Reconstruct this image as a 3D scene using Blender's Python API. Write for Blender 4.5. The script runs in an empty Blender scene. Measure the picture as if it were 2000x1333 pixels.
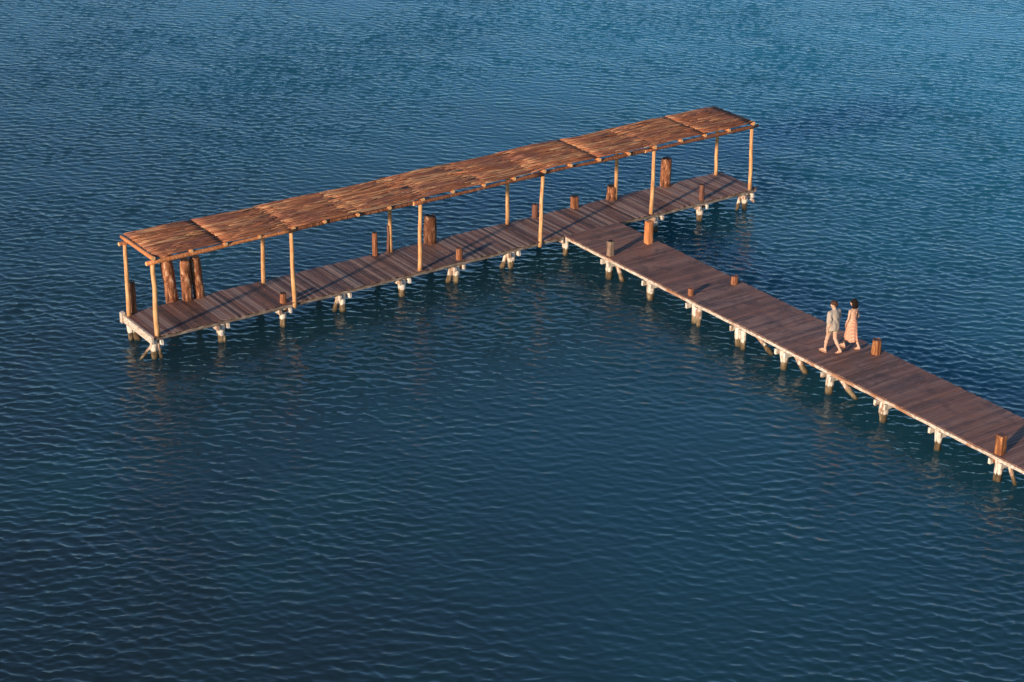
import bpy, math, random
import numpy as np
from mathutils import Vector, Matrix, noise as mnoise

random.seed(7)
rng = np.random.default_rng(11)
SC = bpy.context.scene
COL = SC.collection
PI = math.pi

# ------------------------------------------------------------------ camera, sky, sun, exposure
DECK = 0.85                      # deck top above the water (water level is z = 0)
cam_d = bpy.data.cameras.new("camera")
cam_d.sensor_width = 36.0
cam_d.lens = 3916.88 / 2000 * 36.0
cam_d.clip_start = 0.5
cam_d.clip_end = 20000.0
cam = bpy.data.objects.new("camera", cam_d)
COL.objects.link(cam)
SC.camera = cam
PITCH, YAW, ROLL = 0.4206, 0.6086, 0.008
Fv = Vector((math.sin(YAW) * math.cos(PITCH), math.cos(YAW) * math.cos(PITCH), -math.sin(PITCH)))
Rv = Vector((math.cos(YAW), -math.sin(YAW), 0.0))
Uv = Rv.cross(Fv)
R2 = Rv * math.cos(ROLL) + Uv * math.sin(ROLL)
U2 = R2.cross(Fv)
m = Matrix((R2, U2, -Fv)).transposed().to_4x4()
m.translation = Vector((-23.941, -54.045, 25.857 + DECK))
cam.matrix_world = m

SUN_EL = math.radians(12.5)
SUN_AZ = math.radians(-110.3)         # atan2(x, y): compass angle of the sun seen from the pier
sun_vec = Vector((math.sin(SUN_AZ) * math.cos(SUN_EL), math.cos(SUN_AZ) * math.cos(SUN_EL), math.sin(SUN_EL)))
sun_d = bpy.data.lights.new("sun", "SUN")
sun_d.energy = 5.0
sun_d.angle = math.radians(3.0)
sun_d.color = (1.0, 0.80, 0.60)
sun = bpy.data.objects.new("sun", sun_d)
COL.objects.link(sun)
sun.rotation_euler = sun_vec.to_track_quat("Z", "Y").to_euler()
sun.location = (-30, -10, 30)

world = bpy.data.worlds.new("World")
SC.world = world
world.use_nodes = True
wn, wl = world.node_tree.nodes, world.node_tree.links
bg = wn["Background"]
sky = wn.new("ShaderNodeTexSky")
sky.sky_type = "NISHITA"
sky.sun_disc = False
sky.sun_elevation = SUN_EL
sky.sun_rotation = SUN_AZ
sky.altitude = 0
sky.air_density = 1.0
sky.dust_density = 0.0
sky.ozone_density = 4.0
wl.new(sky.outputs[0], bg.inputs[0])
bg.inputs[1].default_value = 0.15
SC.view_settings.view_transform = "Standard"
SC.view_settings.look = "None"
SC.view_settings.exposure = 0.35
SC.view_settings.gamma = 1.0
SC.cycles.max_bounces = 6
SC.cycles.use_denoising = True


# ------------------------------------------------------------------ materials
class Mat:
    def __init__(s, name, rough=0.8, spec=0.3):
        s.m = bpy.data.materials.new(name)
        s.m.use_nodes = True
        s.n, s.l = s.m.node_tree.nodes, s.m.node_tree.links
        s.b = s.n["Principled BSDF"]
        s.b.inputs["Roughness"].default_value = rough
        s.b.inputs["Specular IOR Level"].default_value = spec
        s.tc = s.n.new("ShaderNodeTexCoord")
        s.geo = s.n.new("ShaderNodeNewGeometry")

    def v(s, x):
        return x

    def inp(s, sock, x):
        if isinstance(x, bpy.types.NodeSocket):
            s.l.new(x, sock)
        else:
            sock.default_value = x

    def mapping(s, scale=(1, 1, 1), rot=(0, 0, 0), src="Object", loc=(0, 0, 0)):
        mp = s.n.new("ShaderNodeMapping")
        mp.inputs["Scale"].default_value = scale
        mp.inputs["Rotation"].default_value = rot
        mp.inputs["Location"].default_value = loc
        s.l.new(s.tc.outputs[src] if src != "World" else s.geo.outputs["Position"], mp.inputs[0])
        return mp.outputs[0]

    def noise(s, vec, scale, detail=3, rough=0.55, dist=0.0):
        t = s.n.new("ShaderNodeTexNoise")
        s.l.new(vec, t.inputs["Vector"])
        t.inputs["Scale"].default_value = scale
        t.inputs["Detail"].default_value = detail
        t.inputs["Roughness"].default_value = rough
        t.inputs["Distortion"].default_value = dist
        return t.outputs["Fac"]

    def ramp(s, fac, stops):
        r = s.n.new("ShaderNodeValToRGB")
        e = r.color_ramp.elements
        while len(e) < len(stops):
            e.new(0.5)
        for i, (p, c) in enumerate(stops):
            e[i].position = p
            e[i].color = (*c, 1) if len(c) == 3 else c
        s.inp(r.inputs[0], fac)
        return r.outputs[0]

    def mix(s, fac, a, b, mode="MIX"):
        x = s.n.new("ShaderNodeMix")
        x.data_type = "RGBA"
        x.blend_type = mode
        s.inp(x.inputs[0], fac)
        for k, q in ((6, a), (7, b)):
            if isinstance(q, tuple) and len(q) == 3:
                q = (*q, 1)
            s.inp(x.inputs[k], q)
        return x.outputs[2]

    def math(s, op, a, b=0.0, clamp=False):
        x = s.n.new("ShaderNodeMath")
        x.operation = op
        x.use_clamp = clamp
        s.inp(x.inputs[0], a)
        s.inp(x.inputs[1], b)
        return x.outputs[0]

    def sep(s, vec):
        x = s.n.new("ShaderNodeSeparateXYZ")
        s.l.new(vec, x.inputs[0])
        return x.outputs

    def color(s, c):
        s.inp(s.b.inputs["Base Color"], (*c, 1) if isinstance(c, tuple) and len(c) == 3 else c)
        return s

    def bump(s, h, strength=0.5, dist=0.02):
        x = s.n.new("ShaderNodeBump")
        x.inputs["Strength"].default_value = strength
        x.inputs["Distance"].default_value = dist
        s.l.new(h, x.inputs["Height"])
        s.l.new(x.outputs[0], s.b.inputs["Normal"])
        return s


def deck_mat(name, along):
    """weathered dark hardwood boards; along = 'X' or 'Y' is the grain direction"""
    M = Mat(name, 0.62, 0.35)
    sc = (1.2, 30, 10) if along == "X" else (30, 1.2, 10)
    g = M.noise(M.mapping(sc), 1.0, 4, 0.6)
    g2 = M.noise(M.mapping((3, 90, 30) if along == "X" else (90, 3, 30)), 1.0, 2, 0.5)
    rnd = M.geo.outputs["Random Per Island"]
    c = M.ramp(rnd, [(0.0, (0.0748, 0.0392, 0.03168)), (0.3, (0.1276, 0.06586, 0.0521)), (0.6, (0.1804, 0.09248, 0.07181)), (0.85, (0.2552, 0.1411, 0.1056)), (1.0, (0.2288, 0.08624, 0.05069))])
    st = M.noise(M.mapping((0.2, 3.4, 1) if along == "X" else (4.6, 0.2, 1), loc=(3, 8, 0)), 1.0, 3, 0.75)
    c = M.mix(M.ramp(st, [(0.38, (0.85, 0.85, 0.85)), (0.49, (0, 0, 0))]), c, (0.0748, 0.04077, 0.03379))
    c = M.mix(M.ramp(st, [(0.52, (0, 0, 0)), (0.62, (0.7, 0.7, 0.7))]), c, (0.352, 0.1882, 0.1338))
    c = M.mix(M.math("MULTIPLY", g, 0.25), c, (0.1056, 0.05645, 0.04506), "MIX")
    c = M.mix(M.ramp(g2, [(0.45, (0, 0, 0)), (0.75, (0.6, 0.6, 0.6))]), c, (0.2992, 0.1882, 0.1478))
    big = M.noise(M.mapping((1, 1, 1)), 0.55, 4, 0.6, 0.4)
    c = M.mix(M.ramp(big, [(0.40, (0, 0, 0)), (0.62, (0.55, 0.55, 0.55))]), c, (0.2112, 0.08464, 0.0521))
    big2 = M.noise(M.mapping((1, 1, 1), loc=(9, 4, 0)), 1.7, 4, 0.65, 0.3)
    c = M.mix(M.ramp(big2, [(0.50, (0, 0, 0)), (0.68, (0.6, 0.6, 0.6))]), c, (0.0484, 0.03293, 0.0352))
    sp = M.noise(M.mapping((1, 1, 1), loc=(2, 1, 0)), 9.0, 2, 0.5)
    c = M.mix(M.ramp(sp, [(0.70, (0, 0, 0)), (0.76, (0.5, 0.5, 0.5))]), c, (0.2992, 0.2117, 0.169))
    if along == "Y":       # the sheltered platform boards are greyer and paler, each one different
        c = M.mix(M.ramp(rnd, [(0.0, (0, 0, 0)), (0.70, (0, 0, 0)), (0.72, (0.45, 0.45, 0.45)), (1.0, (0.45, 0.45, 0.45))]), c, (0.36, 0.26, 0.215))
        c = M.mix(M.ramp(rnd, [(0.0, (0.55, 0.55, 0.55)), (0.16, (0.55, 0.55, 0.55)), (0.18, (0, 0, 0))]), c, (0.045, 0.030, 0.028))
    M.color(c)
    M.inp(M.b.inputs["Roughness"], M.math("ADD", 0.42, M.math("MULTIPLY", g, 0.45)))
    M.bump(g, 0.55, 0.012)
    return M.m


def pole_mat(name, ca, cb, cc, sz=6.0):
    """peeled pole, grain along local z of the texture space"""
    M = Mat(name, 0.7, 0.25)
    v = M.mapping((sz * 2.2, sz * 2.2, sz * 0.22))
    g = M.noise(v, 1.6, 5, 0.6, 0.3)
    c = M.ramp(g, [(0.36, ca), (0.50, cb), (0.64, cc)])
    k = M.noise(M.mapping((1, 1, 1), loc=(3, 3, 3)), 3.1, 3, 0.6)
    c = M.mix(M.ramp(k, [(0.55, (0, 0, 0)), (0.75, (0.7, 0.7, 0.7))]), c, ca)
    rn = M.n.new("ShaderNodeObjectInfo").outputs["Random"]
    c = M.mix(M.math("MULTIPLY", rn, 0.30), c, cb)
    M.color(c)
    M.bump(g, 0.5, 0.02)
    return M.m


def bark_mat(k=1.0, name="rough_bark"):
    M = Mat(name, 0.85, 0.2)
    v = M.mapping((5, 5, 1.8))
    g = M.noise(v, 1.5, 6, 0.7, 0.6)
    c = M.ramp(g, [(0.36, (0.035, 0.014, 0.008)), (0.45, (0.17, 0.062, 0.030)), (0.54, (0.30, 0.115, 0.052)), (0.61, (0.50, 0.27, 0.15)), (0.68, (0.62, 0.46, 0.34))])
    if k < 1:
        c = M.mix(1 - k, c, (0.05, 0.022, 0.014))
    M.color(c)
    M.bump(g, 0.9, 0.06)
    return M.m


def pile_mat(name, bare=0.0):
    """white lime-washed piling, stained brown and green towards the tide line"""
    M = Mat(name, 0.85, 0.2)
    z = M.sep(M.geo.outputs["Position"])[2]
    n1 = M.noise(M.mapping((1, 1, 0.5)), 5.0, 4, 0.65)
    n2 = M.noise(M.mapping((3, 3, 0.7), loc=(7, 0, 0)), 4.0, 4, 0.6)
    white = M.ramp(n2, [(0.36, (0.30, 0.20, 0.13)), (0.46, (0.58, 0.49, 0.39)), (0.64, (0.72, 0.65, 0.55))])
    rust = M.ramp(n1, [(0.56 - bare, (0, 0, 0)), (0.66 - bare, (0.8, 0.8, 0.8))])
    c = M.mix(rust, white, (0.26, 0.12, 0.065))
    brown = M.ramp(n1, [(0.3, (0.045, 0.030, 0.016)), (0.5, (0.13, 0.085, 0.045)), (0.7, (0.30, 0.23, 0.14))])
    k = M.math("ADD", z, M.math("MULTIPLY", M.math("SUBTRACT", n2, 0.5), 0.30))
    c = M.mix(M.ramp(k, [(0.27, (1, 1, 1)), (0.32, (0, 0, 0))]), c, brown)
    c = M.mix(M.ramp(z, [(0.02, (0.8, 0.8, 0.8)), (0.10, (0, 0, 0))]), c, (0.03, 0.028, 0.015))
    M.color(c)
    M.bump(n1, 0.8, 0.05)
    return M.m


def beam_mat():
    """pale weathered timber edge with brown worn stretches"""
    M = Mat("pale_weathered_timber", 0.8, 0.2)
    n = M.noise(M.mapping((1, 1, 3)), 0.9, 5, 0.65)
    n2 = M.noise(M.mapping((5, 5, 12)), 2.2, 4, 0.6)
    c = M.ramp(n2, [(0.34, (0.28, 0.19, 0.13)), (0.48, (0.52, 0.43, 0.34)), (0.66, (0.68, 0.60, 0.50))])
    c = M.mix(M.ramp(n, [(0.52, (0, 0, 0)), (0.62, (0.85, 0.85, 0.85))]), c, (0.32, 0.13, 0.055))
    M.color(c)
    M.bump(n2, 0.6, 0.02)
    return M.m


def grey_beam_mat():
    M = Mat("grey_brown_timber", 0.85, 0.2)
    n = M.noise(M.mapping((1.5, 3, 6)), 1.6, 5, 0.65)
    c = M.ramp(n, [(0.3, (0.07, 0.045, 0.032)), (0.5, (0.20, 0.15, 0.115)), (0.72, (0.50, 0.42, 0.34))])
    M.color(c)
    M.bump(n, 0.6, 0.02)
    return M.m


def thatch_mat():
    M = Mat("dry_cane", 0.75, 0.25)
    rnd = M.geo.outputs["Random Per Island"]
    c = M.ramp(rnd, [(0.0, (0.10, 0.036, 0.017)), (0.22, (0.26, 0.086, 0.038)), (0.5, (0.42, 0.150, 0.068)), (0.75, (0.55, 0.230, 0.110)), (0.92, (0.68, 0.38, 0.18)), (1.0, (0.80, 0.56, 0.30))])
    n = M.noise(M.mapping((1.6, 9, 4)), 1.3, 4, 0.6)
    c = M.mix(M.math("MULTIPLY", n, 0.35), c, (0.22, 0.084, 0.04))
    pan = M.noise(M.mapping((0.6, 1.4, 1), loc=(5, 0, 0)), 0.8, 4, 0.65, 0.5)
    c = M.mix(M.ramp(pan, [(0.46, (0, 0, 0)), (0.6, (0.75, 0.75, 0.75))]), c, (0.22, 0.088, 0.062))
    M.color(c)
    return M.m


def plain(name, col, rough=0.7, spec=0.3, var=0.25, scale=8.0):
    M = Mat(name, rough, spec)
    n = M.noise(M.mapping(), scale, 4, 0.6)
    dark = tuple(x * (1 - var) for x in col)
    lite = tuple(min(1, x * (1 + var)) for x in col)
    M.color(M.ramp(n, [(0.3, dark), (0.7, lite)]))
    M.bump(n, 0.15, 0.01)
    return M.m


def skin_mat():
    M = Mat("skin", 0.55, 0.35)
    n = M.noise(M.mapping(), 6, 3)
    M.color(M.ramp(n, [(0.3, (0.50, 0.29, 0.19)), (0.7, (0.60, 0.37, 0.25))]))
    M.b.inputs["Subsurface Weight"].default_value = 0.08
    return M.m


def dress_mat():
    M = Mat("striped_cotton", 0.85, 0.15)
    z = M.sep(M.tc.outputs["Object"])[2]
    n = M.noise(M.mapping((1, 1, 0.6)), 5.0, 3)
    zz = M.math("ADD", z, M.math("MULTIPLY", n, 0.012))
    fr = M.math("FRACT", M.math("MULTIPLY", zz, 22.0))
    c = M.ramp(fr, [(0.0, (0.54, 0.125, 0.05)), (0.66, (0.54, 0.125, 0.05)), (0.70, (0.80, 0.66, 0.50)), (1.0, (0.80, 0.66, 0.50))])
    M.color(c)
    M.bump(M.noise(M.mapping((1, 1, 0.25)), 14.0, 3), 0.5, 0.02)
    return M.m


MT = dict(
    platform_deck=deck_mat("platform_boards", "Y"), walkway_deck=deck_mat("walkway_boards", "X"),
    pole=pole_mat("peeled_pole", (0.36, 0.15, 0.055), (0.60, 0.31, 0.13), (0.74, 0.45, 0.22)),
    pole_red=pole_mat("red_brown_pole", (0.09, 0.030, 0.014), (0.22, 0.076, 0.033), (0.40, 0.18, 0.085)),
    pole_grey=pole_mat("grey_brown_post", (0.10, 0.06, 0.04), (0.24, 0.15, 0.10), (0.38, 0.27, 0.19)),
    pole_dark=pole_mat("dark_brown_post", (0.06, 0.026, 0.018), (0.16, 0.062, 0.04), (0.26, 0.12, 0.075)),
    pole_orange=pole_mat("orange_post", (0.30, 0.095, 0.034), (0.52, 0.185, 0.062), (0.68, 0.31, 0.13)),
    pole_rust=pole_mat("rust_stained_post", (0.06, 0.022, 0.012), (0.25, 0.085, 0.030), (0.52, 0.24, 0.09), 4.0),
    bark=bark_mat(), bark_dark=bark_mat(0.5, "dark_bark"), pile=pile_mat("whitewashed_pile"), pile_brown=pile_mat("worn_pile", 0.12),
    edge=beam_mat(), beam=grey_beam_mat(), cane=thatch_mat(),
    cutend=plain("sawn_end", (0.75, 0.42, 0.18), 0.8, 0.2, 0.3, 20),
    darkend=plain("dark_rotten_end", (0.045, 0.030, 0.024), 0.9, 0.2, 0.5, 12),
    skin=skin_mat(), dress=dress_mat(),
    shirt=plain("grey_linen", (0.40, 0.325, 0.26), 0.9, 0.1, 0.12, 7), shorts=plain("khaki_cotton", (0.27, 0.225, 0.15), 0.9, 0.1, 0.15, 7),
    hair_brown=plain("brown_hair", (0.06, 0.024, 0.013), 0.7, 0.2, 0.5, 30), hair_dark=plain("dark_hair", (0.014, 0.007, 0.005), 0.7, 0.15, 0.5, 30),
    sandal=plain("tan_leather", (0.40, 0.21, 0.12), 0.7, 0.3, 0.2, 20), eye=plain("eye_dark", (0.04, 0.03, 0.025), 0.3, 0.5, 0.1, 5),
)


# ------------------------------------------------------------------ mesh helpers
class MB:
    def __init__(s):
        s.v, s.f, s.mi = [], [], []

    def box(s, x0, x1, y0, y1, z0, z1, mi=0, jit=0.0):
        b = len(s.v)
        for x, y, z in ((x0, y0, z0), (x1, y0, z0), (x1, y1, z0), (x0, y1, z0), (x0, y0, z1), (x1, y0, z1), (x1, y1, z1), (x0, y1, z1)):
            s.v.append((x + random.uniform(-jit, jit), y + random.uniform(-jit, jit), z + random.uniform(-jit, jit)))
        for q in ((0, 3, 2, 1), (4, 5, 6, 7), (0, 1, 5, 4), (1, 2, 6, 5), (2, 3, 7, 6), (3, 0, 4, 7)):
            s.f.append(tuple(b + i for i in q))
            s.mi.append(mi)

    def tube(s, pts, rad, n=12, mi=0, cap=None, rough=0.0, freq=3.0, seed=0.0, flat=1.0):
        """pts: centre line; rad: radii; rough: relative surface unevenness"""
        cap = mi if cap is None else cap
        pts = [Vector(p) for p in pts]
        base = len(s.v)
        up = None
        for i, p in enumerate(pts):
            d = (pts[min(i + 1, len(pts) - 1)] - pts[max(i - 1, 0)]).normalized()
            if up is None:
                up = Vector((1, 0, 0)) if abs(d.x) < 0.9 else Vector((0, 1, 0))
            a = (up - d * up.dot(d)).normalized()
            up = a
            b = d.cross(a)
            for k in range(n):
                th = 2 * PI * k / n
                o = a * math.cos(th) + b * math.sin(th) * flat
                r = rad[i]
                if rough:
                    q = p + o * r
                    r *= 1 + rough * mnoise.noise(Vector((q.x * freq + seed, q.y * freq, q.z * freq * 0.6))) + rough * 0.5 * mnoise.noise(q * freq * 3.1 + Vector((seed, 0, 0)))
                s.v.append(tuple(p + o * r))
        for i in range(len(pts) - 1):
            for k in range(n):
                a0, a1 = base + i * n + k, base + i * n + (k + 1) % n
                s.f.append((a0, a1, a1 + n, a0 + n))
                s.mi.append(mi)
        s.f.append(tuple(base + k for k in reversed(range(n))))
        s.mi.append(cap)
        t = base + (len(pts) - 1) * n
        s.f.append(tuple(t + k for k in range(n)))
        s.mi.append(cap)

    def build(s, name, mats, parent=None, smooth=True, loc=None):
        me = bpy.data.meshes.new(name)
        me.from_pydata(s.v, [], s.f)
        for mt in (mats if isinstance(mats, (list, tuple)) else [mats]):
            me.materials.append(mt)
        me.polygons.foreach_set("material_index", s.mi)
        if smooth:
            me.polygons.foreach_set("use_smooth", [len(f) == 4 for f in s.f])
        me.update()
        o = bpy.data.objects.new(name, me)
        COL.objects.link(o)
        if parent is not None:
            o.parent = parent
        if loc:
            o.location = loc
        return o


def tag(o, label=None, cat=None, group=None, kind=None):
    if label:
        o["label"] = label
    if cat:
        o["category"] = cat
    if group:
        o["group"] = group
    if kind:
        o["kind"] = kind
    return o


def empty(name, loc=(0, 0, 0), rz=0.0):
    o = bpy.data.objects.new(name, None)
    o.empty_display_size = 0.3
    COL.objects.link(o)
    o.location = loc
    o.rotation_euler = (0, 0, rz)
    return o


# ------------------------------------------------------------------ water
def wave_fields(X, Y):
    """sum of short wind waves; returns dx, dy, dz"""
    r = np.random.default_rng(5)
    vx, vy = math.sin(YAW), math.cos(YAW)
    base_az = YAW + math.radians(13)
    dz = np.zeros_like(X)
    dx = np.zeros_like(X)
    dy = np.zeros_like(X)
    # slow gust patches
    gust = np.zeros_like(X)
    for i in range(10):
        a = r.uniform(0, 2 * PI)
        L = r.uniform(7, 30)
        gust += np.cos((X * math.cos(a) + Y * math.sin(a)) * 2 * PI / L + r.uniform(0, 6.28)).astype(np.float32)
    gust = (1 + 0.10 * gust).clip(0.55, 1.5)
    n = 230
    for i in range(n):
        L = 0.105 * (5.8 ** (r.random() ** 0.95))
        spread = 0.36 if L > 0.5 else 0.56
        a = base_az + r.normal(0, spread) + (PI if r.random() < 0.12 else 0)
        k = 2 * PI / L
        slope = 0.0175 * (L / 0.36) ** (0.10 if L < 0.36 else -0.45)
        amp = slope / k * (0.6 + 0.8 * r.random())
        kx, ky = math.sin(a), math.cos(a)
        ph = ((X * kx + Y * ky) * k + r.uniform(0, 6.28)).astype(np.float32)
        c, s_ = np.cos(ph), np.sin(ph)
        dz += amp * c
        dx -= amp * 0.9 * kx * s_
        dy -= amp * 0.9 * ky * s_
    for i in range(14):                     # low longer waves that draw slanting lines over the ripples
        L = r.uniform(1.2, 4.5)
        a = YAW + math.radians(32) + r.normal(0, 0.16)
        k = 2 * PI / L
        ph = (X * math.sin(a) + Y * math.cos(a)) * k + r.uniform(0, 6.28)
        dz += 0.0040 / k * np.cos(ph)
    return dx * gust, dy * gust, dz * gust


def water_mat():
    M = Mat("sea_water", 0.10, 0.5)
    M.b.inputs["IOR"].default_value = 1.333
    w = M.mapping((1, 1, 1), src="World")
    big = M.noise(w, 0.035, 4, 0.55, 0.6)
    med = M.noise(M.mapping((1, 1, 1), src="World", loc=(40, 7, 0)), 0.16, 4, 0.6, 0.8)
    # brighter light towards the far right is painted into the water body colour
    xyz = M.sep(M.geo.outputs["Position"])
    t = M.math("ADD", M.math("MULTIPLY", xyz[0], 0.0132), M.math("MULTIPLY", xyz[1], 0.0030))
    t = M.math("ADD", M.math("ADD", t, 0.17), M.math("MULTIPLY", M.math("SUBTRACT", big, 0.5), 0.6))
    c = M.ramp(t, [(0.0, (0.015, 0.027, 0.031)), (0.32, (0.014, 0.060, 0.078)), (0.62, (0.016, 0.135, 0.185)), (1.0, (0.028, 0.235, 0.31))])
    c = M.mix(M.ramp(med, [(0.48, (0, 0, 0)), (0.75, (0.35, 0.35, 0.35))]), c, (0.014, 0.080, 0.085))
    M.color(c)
    M.b.subsurface_method = "BURLEY"
    M.b.inputs["Subsurface Weight"].default_value = 1.0
    M.b.inputs["Subsurface Radius"].default_value = (8.0, 11.0, 12.0)
    M.b.inputs["Subsurface Scale"].default_value = 1.0
    rip = M.noise(M.mapping((1, 2.2, 1), src="World", rot=(0, 0, YAW)), 5.5, 3, 0.6, 0.4)
    M.bump(rip, 0.25, 0.012)
    return M.m


def make_water():
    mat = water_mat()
    ex, ey = (math.cos(YAW), -math.sin(YAW)), (math.sin(YAW), math.cos(YAW))
    cx, cy = -23.941, -54.045
    nu, nv = 1300, 2250
    u = np.linspace(-42, 42, nu, dtype=np.float64)
    v = np.linspace(22, 128, nv, dtype=np.float64)
    U, V = np.meshgrid(u, v)
    X = cx + U * ex[0] + V * ey[0]
    Y = cy + U * ex[1] + V * ey[1]
    dx, dy, dz = wave_fields(X.astype(np.float64), Y.astype(np.float64))
    e = np.minimum(np.minimum(42 - np.abs(U), V - 22), 128 - V)
    fade = np.clip(e / 4.0, 0, 1)
    co = np.stack([X + dx * fade, Y + dy * fade, dz * fade], -1).reshape(-1, 3).astype(np.float32)
    idx = np.arange(nu * nv, dtype=np.int32).reshape(nv, nu)
    q = np.stack([idx[:-1, :-1], idx[:-1, 1:], idx[1:, 1:], idx[1:, :-1]], -1).reshape(-1, 4)
    # outskirts: four big quads round the wave field
    B = 6000.0
    def P(a, b):
        return (cx + a * ex[0] + b * ey[0], cy + a * ex[1] + b * ey[1], 0.0)
    out = [P(-B, -B), P(B, -B), P(B, B), P(-B, B), P(-42, 22), P(42, 22), P(42, 128), P(-42, 128)]
    base = co.shape[0]
    co = np.concatenate([co, np.array(out, np.float32)])
    q2 = np.array([[0, 1, 5, 4], [1, 2, 6, 5], [2, 3, 7, 6], [3, 0, 4, 7]], np.int32) + base
    q = np.concatenate([q, q2])
    me = bpy.data.meshes.new("water")
    me.vertices.add(len(co))
    me.vertices.foreach_set("co", co.ravel())
    me.loops.add(q.size)
    me.loops.foreach_set("vertex_index", q.ravel())
    me.polygons.add(len(q))
    me.polygons.foreach_set("loop_start", np.arange(0, q.size, 4, dtype=np.int32))
    me.polygons.foreach_set("loop_total", np.full(len(q), 4, np.int32))
    me.polygons.foreach_set("use_smooth", np.ones(len(q), bool))
    me.update(calc_edges=True)
    me.materials.append(mat)
    o = bpy.data.objects.new("water", me)
    COL.objects.link(o)
    tag(o, "rippled blue sea water all round the wooden pier", None, None, "structure")
    return o


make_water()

# ------------------------------------------------------------------ pier
S, W = 4.95, 2.05                 # post spacing, depth between post rows
XL, XR = -0.12, 24.95
XW, WW = 15.97, 2.395             # walkway: left edge, width
YEND = -58.0

pier = empty("pier", (0, 0, 0))
tag(pier, "T shaped timber pier with dark plank decks on white stained piles in the sea", "pier")


def decking_platform():
    mb = MB()
    x = XL
    while x < XR:
        w = 0.105 + random.uniform(-0.004, 0.004)
        y0 = -0.06 + random.uniform(-0.018, 0.018)
        y1 = 2.17 + random.uniform(-0.02, 0.02)
        z = DECK + random.uniform(-0.004, 0.004)
        inside = XW - 0.02 < x < XW + WW - 0.05
        if inside:
            y0 = -0.05
        mb.box(x, x + w, y0, y1, z - 0.035, z, jit=0.0015)
        x += w + 0.019 + (0.012 if random.random() < 0.06 else 0)
    o = mb.build("decking", MT["platform_deck"], pier, smooth=False)
    tag(o, "cross planked deck of the long platform under the cane roof")


def decking_walkway():
    mb = MB()
    y = -0.062
    k = 0
    while y > YEND:
        w = 0.115 + random.uniform(-0.004, 0.004)
        z = DECK + random.uniform(-0.004, 0.004)
        x0 = XW - 0.02 + random.uniform(-0.010, 0.014)
        x1 = XW + WW + 0.03 + random.uniform(-0.02, 0.02)
        mb.box(x0, x1, y - w, y, z - 0.035, z, jit=0.0015)
        y -= w + 0.017
        k += 1
        if k % 38 == 14:
            y -= 0.022
    o = mb.build("decking", MT["walkway_deck"], pier, smooth=False)
    tag(o, "planked deck of the walkway leading out to the platform")


decking_platform()
decking_walkway()


def piece(name, mat, boxes, jit=0.004):
    mb = MB()
    for b in boxes:
        mb.box(*b, jit=jit)
    return mb.build(name, mat, pier, smooth=False)


def rough_beam(name, mat, axis, a0, a1, c1, z0, z1, th, step=0.35, wob=0.012):
    """long uneven beam along axis; c1 = cross position of its centre"""
    mb = MB()
    n = max(2, int(abs(a1 - a0) / step))
    ring = []
    sd = random.uniform(0, 99)
    for i in range(n + 1):
        a = a0 + (a1 - a0) * i / n
        w = wob * mnoise.noise(Vector((a * 1.3, sd, 0)))
        w2 = wob * mnoise.noise(Vector((a * 2.1, sd, 5)))
        w3 = wob * mnoise.noise(Vector((a * 3.0, sd, 9)))
        for cc, zz in ((c1 - th / 2 + w, z0 + w2), (c1 + th / 2 + w, z0 + w2), (c1 + th / 2 + w, z1 + w3), (c1 - th / 2 + w, z1 + w3)):
            mb.v.append((a, cc, zz) if axis == "X" else (cc, a, zz))
    flip = axis == "Y"
    for i in range(n):
        for k in range(4):
            q = (i * 4 + k, i * 4 + (k + 1) % 4, (i + 1) * 4 + (k + 1) % 4, (i + 1) * 4 + k)
            mb.f.append(q[::-1] if not flip else q)
            mb.mi.append(0)
    mb.f.append((0, 1, 2, 3) if not flip else (3, 2, 1, 0))
    t = n * 4
    mb.f.append((t + 3, t + 2, t + 1, t) if not flip else (t, t + 1, t + 2, t + 3))
    mb.mi += [0, 0]
    return mb.build(name, mat, pier, smooth=False)


zt = DECK - 0.040
# long edge beams of the platform (front one broken by the walkway junction) and of the walkway
rough_beam("edge_beam", MT["beam"], "X", -0.05, XW - 0.02, 0.035, zt - 0.13, zt - 0.035, 0.09)
rough_beam("edge_beam", MT["beam"], "X", XW + WW + 0.03, XR - 0.05, 0.035, zt - 0.13, zt - 0.035, 0.09)
rough_beam("edge_beam", MT["beam"], "X", -0.05, XR - 0.05, 2.07, zt - 0.13, zt - 0.01, 0.09)
rough_beam("edge_beam", MT["edge"], "Y", YEND, -0.10, XW + 0.012, zt - 0.100, zt - 0.008, 0.085, wob=0.02)
rough_beam("edge_beam", MT["edge"], "Y", YEND, -0.10, XW + WW - 0.04, zt - 0.115, zt - 0.004, 0.085)
# inner joists
for yy in (0.7, 1.4):
    rough_beam("joist", MT["beam"], "X", -0.03, XR - 0.08, yy, zt - 0.12, zt - 0.006, 0.07)
for xx in (XW + 0.8, XW + 1.6):
    rough_beam("joist", MT["beam"], "Y", YEND, -0.12, xx, zt - 0.12, zt - 0.006, 0.07)

# whitewashed end board of the platform and the raised block at its far end
mb = MB()
mb.box(-0.20, -0.127, -0.05, 2.06, DECK - 0.27, DECK - 0.015, jit=0.006)
tag(mb.build("fascia_board", MT["edge"], pier, smooth=False), "whitewashed end board")
piece("end_block", MT["edge"], [(-0.25, -0.131, 2.065, 2.24, DECK - 0.28, DECK + 0.07)], 0.012)
piece("fascia_board", MT["beam"], [(XR + 0.004, XR + 0.06, -0.02, 2.12, DECK - 0.17, DECK - 0.02)], 0.006)


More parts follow.
